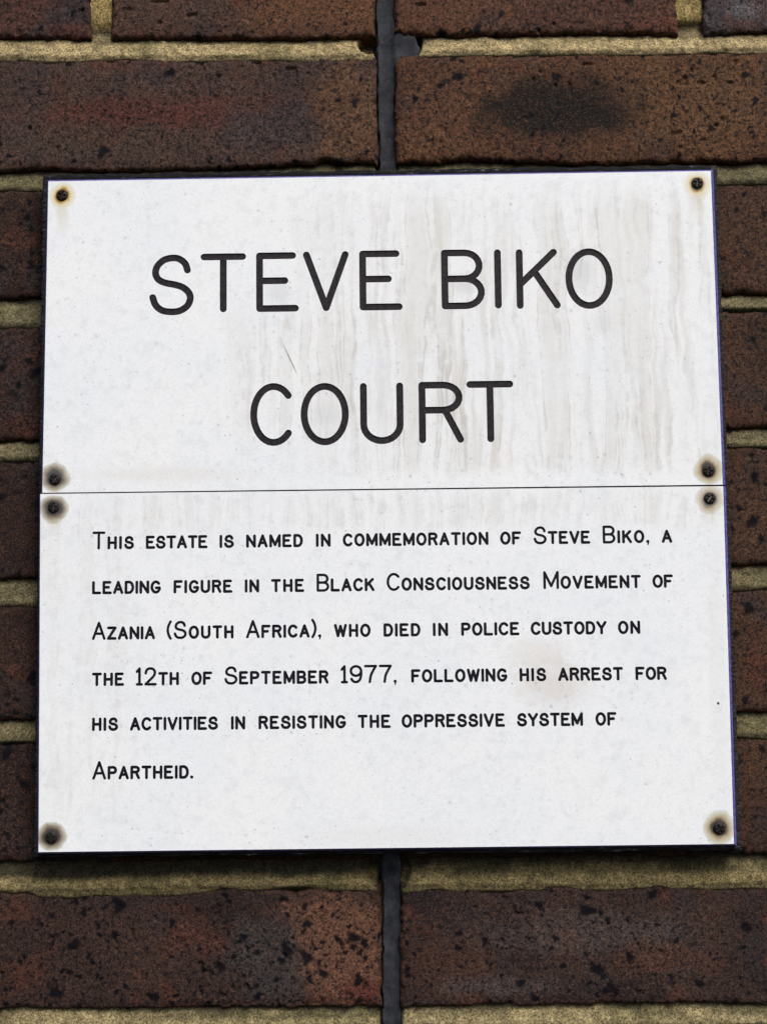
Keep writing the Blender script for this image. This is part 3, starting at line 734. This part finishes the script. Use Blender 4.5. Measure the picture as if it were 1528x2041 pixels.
# dark backing board: rounded slab with rough sawn edges
bl_, br_, bt_, bb_ = -191.4, 192.6, 183.3, -198.8
per = []
for a, b, n in (((bl_, bt_), (br_, bt_), 300), ((br_, bt_), (br_, bb_), 420), ((br_, bb_), (bl_, bb_), 300), ((bl_, bb_), (bl_, bt_), 420)):
    for t in np.linspace(0, 1, n, endpoint=False): per.append((a[0] + (b[0] - a[0]) * t, a[1] + (b[1] - a[1]) * t))
per = np.array(per); N = len(per)
prof = [(-12.0, -11.95), (-6.0, -12.0), (-2.2, -12.0), (-1.0, -11.5), (-0.25, -10.6), (0.0, -9.5), (0.1, -5.0), (0.0, -0.5)]
bv = []
for (o_, y_) in prof:
    dx = np.where(per[:, 0] < bl_ + .01, -1, np.where(per[:, 0] > br_ - .01, 1, 0)) if o_ else 0 * per[:, 0]
    cxn = (per[:, 0] - (bl_ + br_) / 2) / ((br_ - bl_) / 2); czn = (per[:, 1] - (bt_ + bb_) / 2) / ((bt_ - bb_) / 2)
    px_ = (bl_ + br_) / 2 + cxn * ((br_ - bl_) / 2 + o_); pz_ = (bt_ + bb_) / 2 + czn * ((bt_ - bb_) / 2 + o_)
    side_ = np.abs(cxn) > 0.9999
    s1 = np.where(side_, per[:, 1], per[:, 0])
    rough = np.where(side_, 0.16 * np.sign(np.sin(s1 * 2.3 + noise(s1, 0 * s1, 6, 3) * 2)) + 0.22 * noise(s1, 0 * s1, 3, 5), 0.55 * noise(s1, 0 * s1, 13, 7) + 0.3 * noise(s1, 0 * s1, 4, 8))
    k = 1.0 if o_ > -2 else 0.0
    px_ = px_ + np.where(side_, np.sign(cxn) * rough * k, 0); pz_ = pz_ + np.where(~side_, np.sign(czn) * rough * k, 0)
    bv.append(np.stack([px_, np.full(N, y_) + (0.25 * noise(px_, pz_, 2.6, 9) if o_ > -3 else 0), pz_], 1))
bf = []
for j in range(len(prof) - 1):
    k = np.arange(N); k2 = (k + 1) % N
    bf.append(np.stack([j * N + k, j * N + k2, (j + 1) * N + k2, (j + 1) * N + k], 1))
bfl = [tuple(int(i) for i in q) for q in np.concatenate(bf)]
bfl.append(tuple(range(N)))                                        # front
bfl.append(tuple(range((len(prof) - 1) * N, len(prof) * N))[::-1])  # back
board = mesh_np('backing_board', np.concatenate(bv), bfl, M_BOARD, plaque, smooth=False)

RUST_U = [(-179.0, 169.8, 8.0, 1.0, 1.05, 28.0, 'pale', 1.0), (180.1, 171.7, 8.0, 0.9, 1.2, 26.0, 'pale', 0.9),
          (-181.2, 7.9, 8.6, 1.12, 0.85, 14.0, 'dark', 0.92), (180.7, 8.1, 8.4, 1.15, 0.95, 0, 'tan', 0.95)]
RUST_L = [(-181.7, -7.7, 8.4, 0.85, 1.12, 18.0, 'dark', 0.92), (180.9, -7.1, 8.2, 0.95, 1.12, 16.0, 'tan', 0.78),
          (-180.7, -187.2, 8.6, 1.0, 0.85, 0, 'dark', 0.95), (179.7, -185.9, 9.0, 1.12, 1.0, 0, 'tan', 0.95)]
M_UP = mat_panel('weathered_laminate', RUST_U,
                 [(-90, 30, 180, 196, 4, 16, 150, 178, 1.0), (-100, -70, 40, 70, 20, 40, 90, 112, 0.55)],
                 scratch=((-58.5, 91.5), (-44.5, 61.0)),
                 smudges=[(112, 122, 12, 16, .35, (168, 172, 176)), (47, 115, 10, 8, .35, (176, 178, 180)), (-56, 112, 9, 9, .3, (180, 182, 184)),
                          (36, 50, 10, 7, .3, (176, 178, 180)), (-31, 42, 10, 10, .25, (184, 186, 188)), (124, 92, 8, 9, .25, (184, 186, 190)), (-120, 10, 60, 6, .25, (205, 198, 188))])
M_LOW = mat_panel('weathered_laminate_lower', RUST_L, [(-200, -189, -150, -130, -190, -150, -20, -4, 0.35), (-200, -140, 185, 196, -28, -14, -6, 2, 0.5)],
                  smudges=[(92, -108, 26, 17, .44, (196, 186, 178)), (84, -92, 22, 12, .32, (200, 192, 184)), (0, -188, 60, 7, .16, (206, 202, 198)), (182, -100, 6, 80, .16, (204, 196, 190))],
                  dots=[(181.6, -119.2, 0.75)])
def head_tile(line):
    out = []
    for g, a, b, lo, hi in line:
        out.append(glyph_polys(g, a + BIG / 2, lo + BIG / 2, (0 if g == 'I' else b - a - BIG), hi - lo - BIG, BIG))
    return out
def text_tile(line):
    out = []
    for wd, a, b in line[1]: out.append(word_polys(wd, a, b, line[0]))
    return out
upper_c = ((-187.0, 178.0), (187.9, 178.7), (-188.1, 0.40), (188.3, 0.40))
lower_c = ((-189.2, -0.25), (188.5, -0.45), (-187.6, -194.9), (187.4, -194.2))
up = build_panel('name_panel', plaque, upper_c, [(178.35, 140, None), (140, 96, head_tile(HEAD[0])), (96, 65, None), (65, 20, head_tile(HEAD[1])), (20, 0.40, None)], M_UP, M_INK, -187.6, 188.1, 'engraved_letter')
tl = [(-0.35, -20, None)]
zc = -20
for z0, wl in TEXT:
    tl.append((zc, z0 - 3, text_tile((z0, wl)))); zc = z0 - 3
    nxt = z0 - 24.7 + 13
    if z0 > -150: tl.append((zc, nxt, None)); zc = nxt
tl.append((zc, -194.55, None))
low = build_panel('inscription_panel', plaque, lower_c, tl, M_LOW, M_INK2, -188.4, 187.95, 'engraved_word')
strip_edge(up, [upper_c[0], upper_c[1], upper_c[3], upper_c[2]], (1.1, 1.8, 1.2, 0.0), None)
strip_edge(low, [lower_c[0], lower_c[1], lower_c[3], lower_c[2]], (1.1, 1.8, 0.0, 1.2), None)

# screws: domed rusted heads with a cross recess
def screw_mesh():
    nr, na = 24, 72; R = 3.25
    v, f = [], []
    for i in range(nr + 1):
        r = R * i / nr
        for k in range(na):
            t = 2 * math.pi * k / na; x, z = r * math.cos(t), r * math.sin(t)
            y = -1.25 * math.sqrt(max(0, 1 - (r / (R * 1.02)) ** 2)) ** 1.0
            arm = min(abs(x), abs(z)); ln = max(abs(x), abs(z))
            rec = (1 - min(1, max(0, (arm - 0.34) / 0.16))) * (1 - min(1, max(0, (ln - 1.75) / 0.5)))
            y += 2.6 * rec + 0.08 * float(noise(np.array([x]), np.array([z]), 0.9, 4)[0])
            v.append((x, y, z))
    for i in range(nr):
        for k in range(na): f.append((i * na + k, i * na + (k + 1) % na, (i + 1) * na + (k + 1) % na, (i + 1) * na + k))
    o = len(v)
    for k in range(na): v.append((v[nr * na + k][0], 0.6, v[nr * na + k][2]))
    for k in range(na): f.append((nr * na + k, nr * na + (k + 1) % na, o + (k + 1) % na, o + k))
    return v, f
sv, sf = screw_mesh()
first = None
random.seed(4)
for pan, lst in ((up, RUST_U), (low, RUST_L)):
    for q in lst:
        if first is None: first = o = mesh_np('screw', sv, sf, M_SCREW, pan)
        else: o = first.copy(); COL.objects.link(o); o.parent = pan
        o.location = Vector((q[0], YF - 0.02, q[1])) * MM
        o.rotation_euler = (0, random.uniform(0, 1.5), 0)
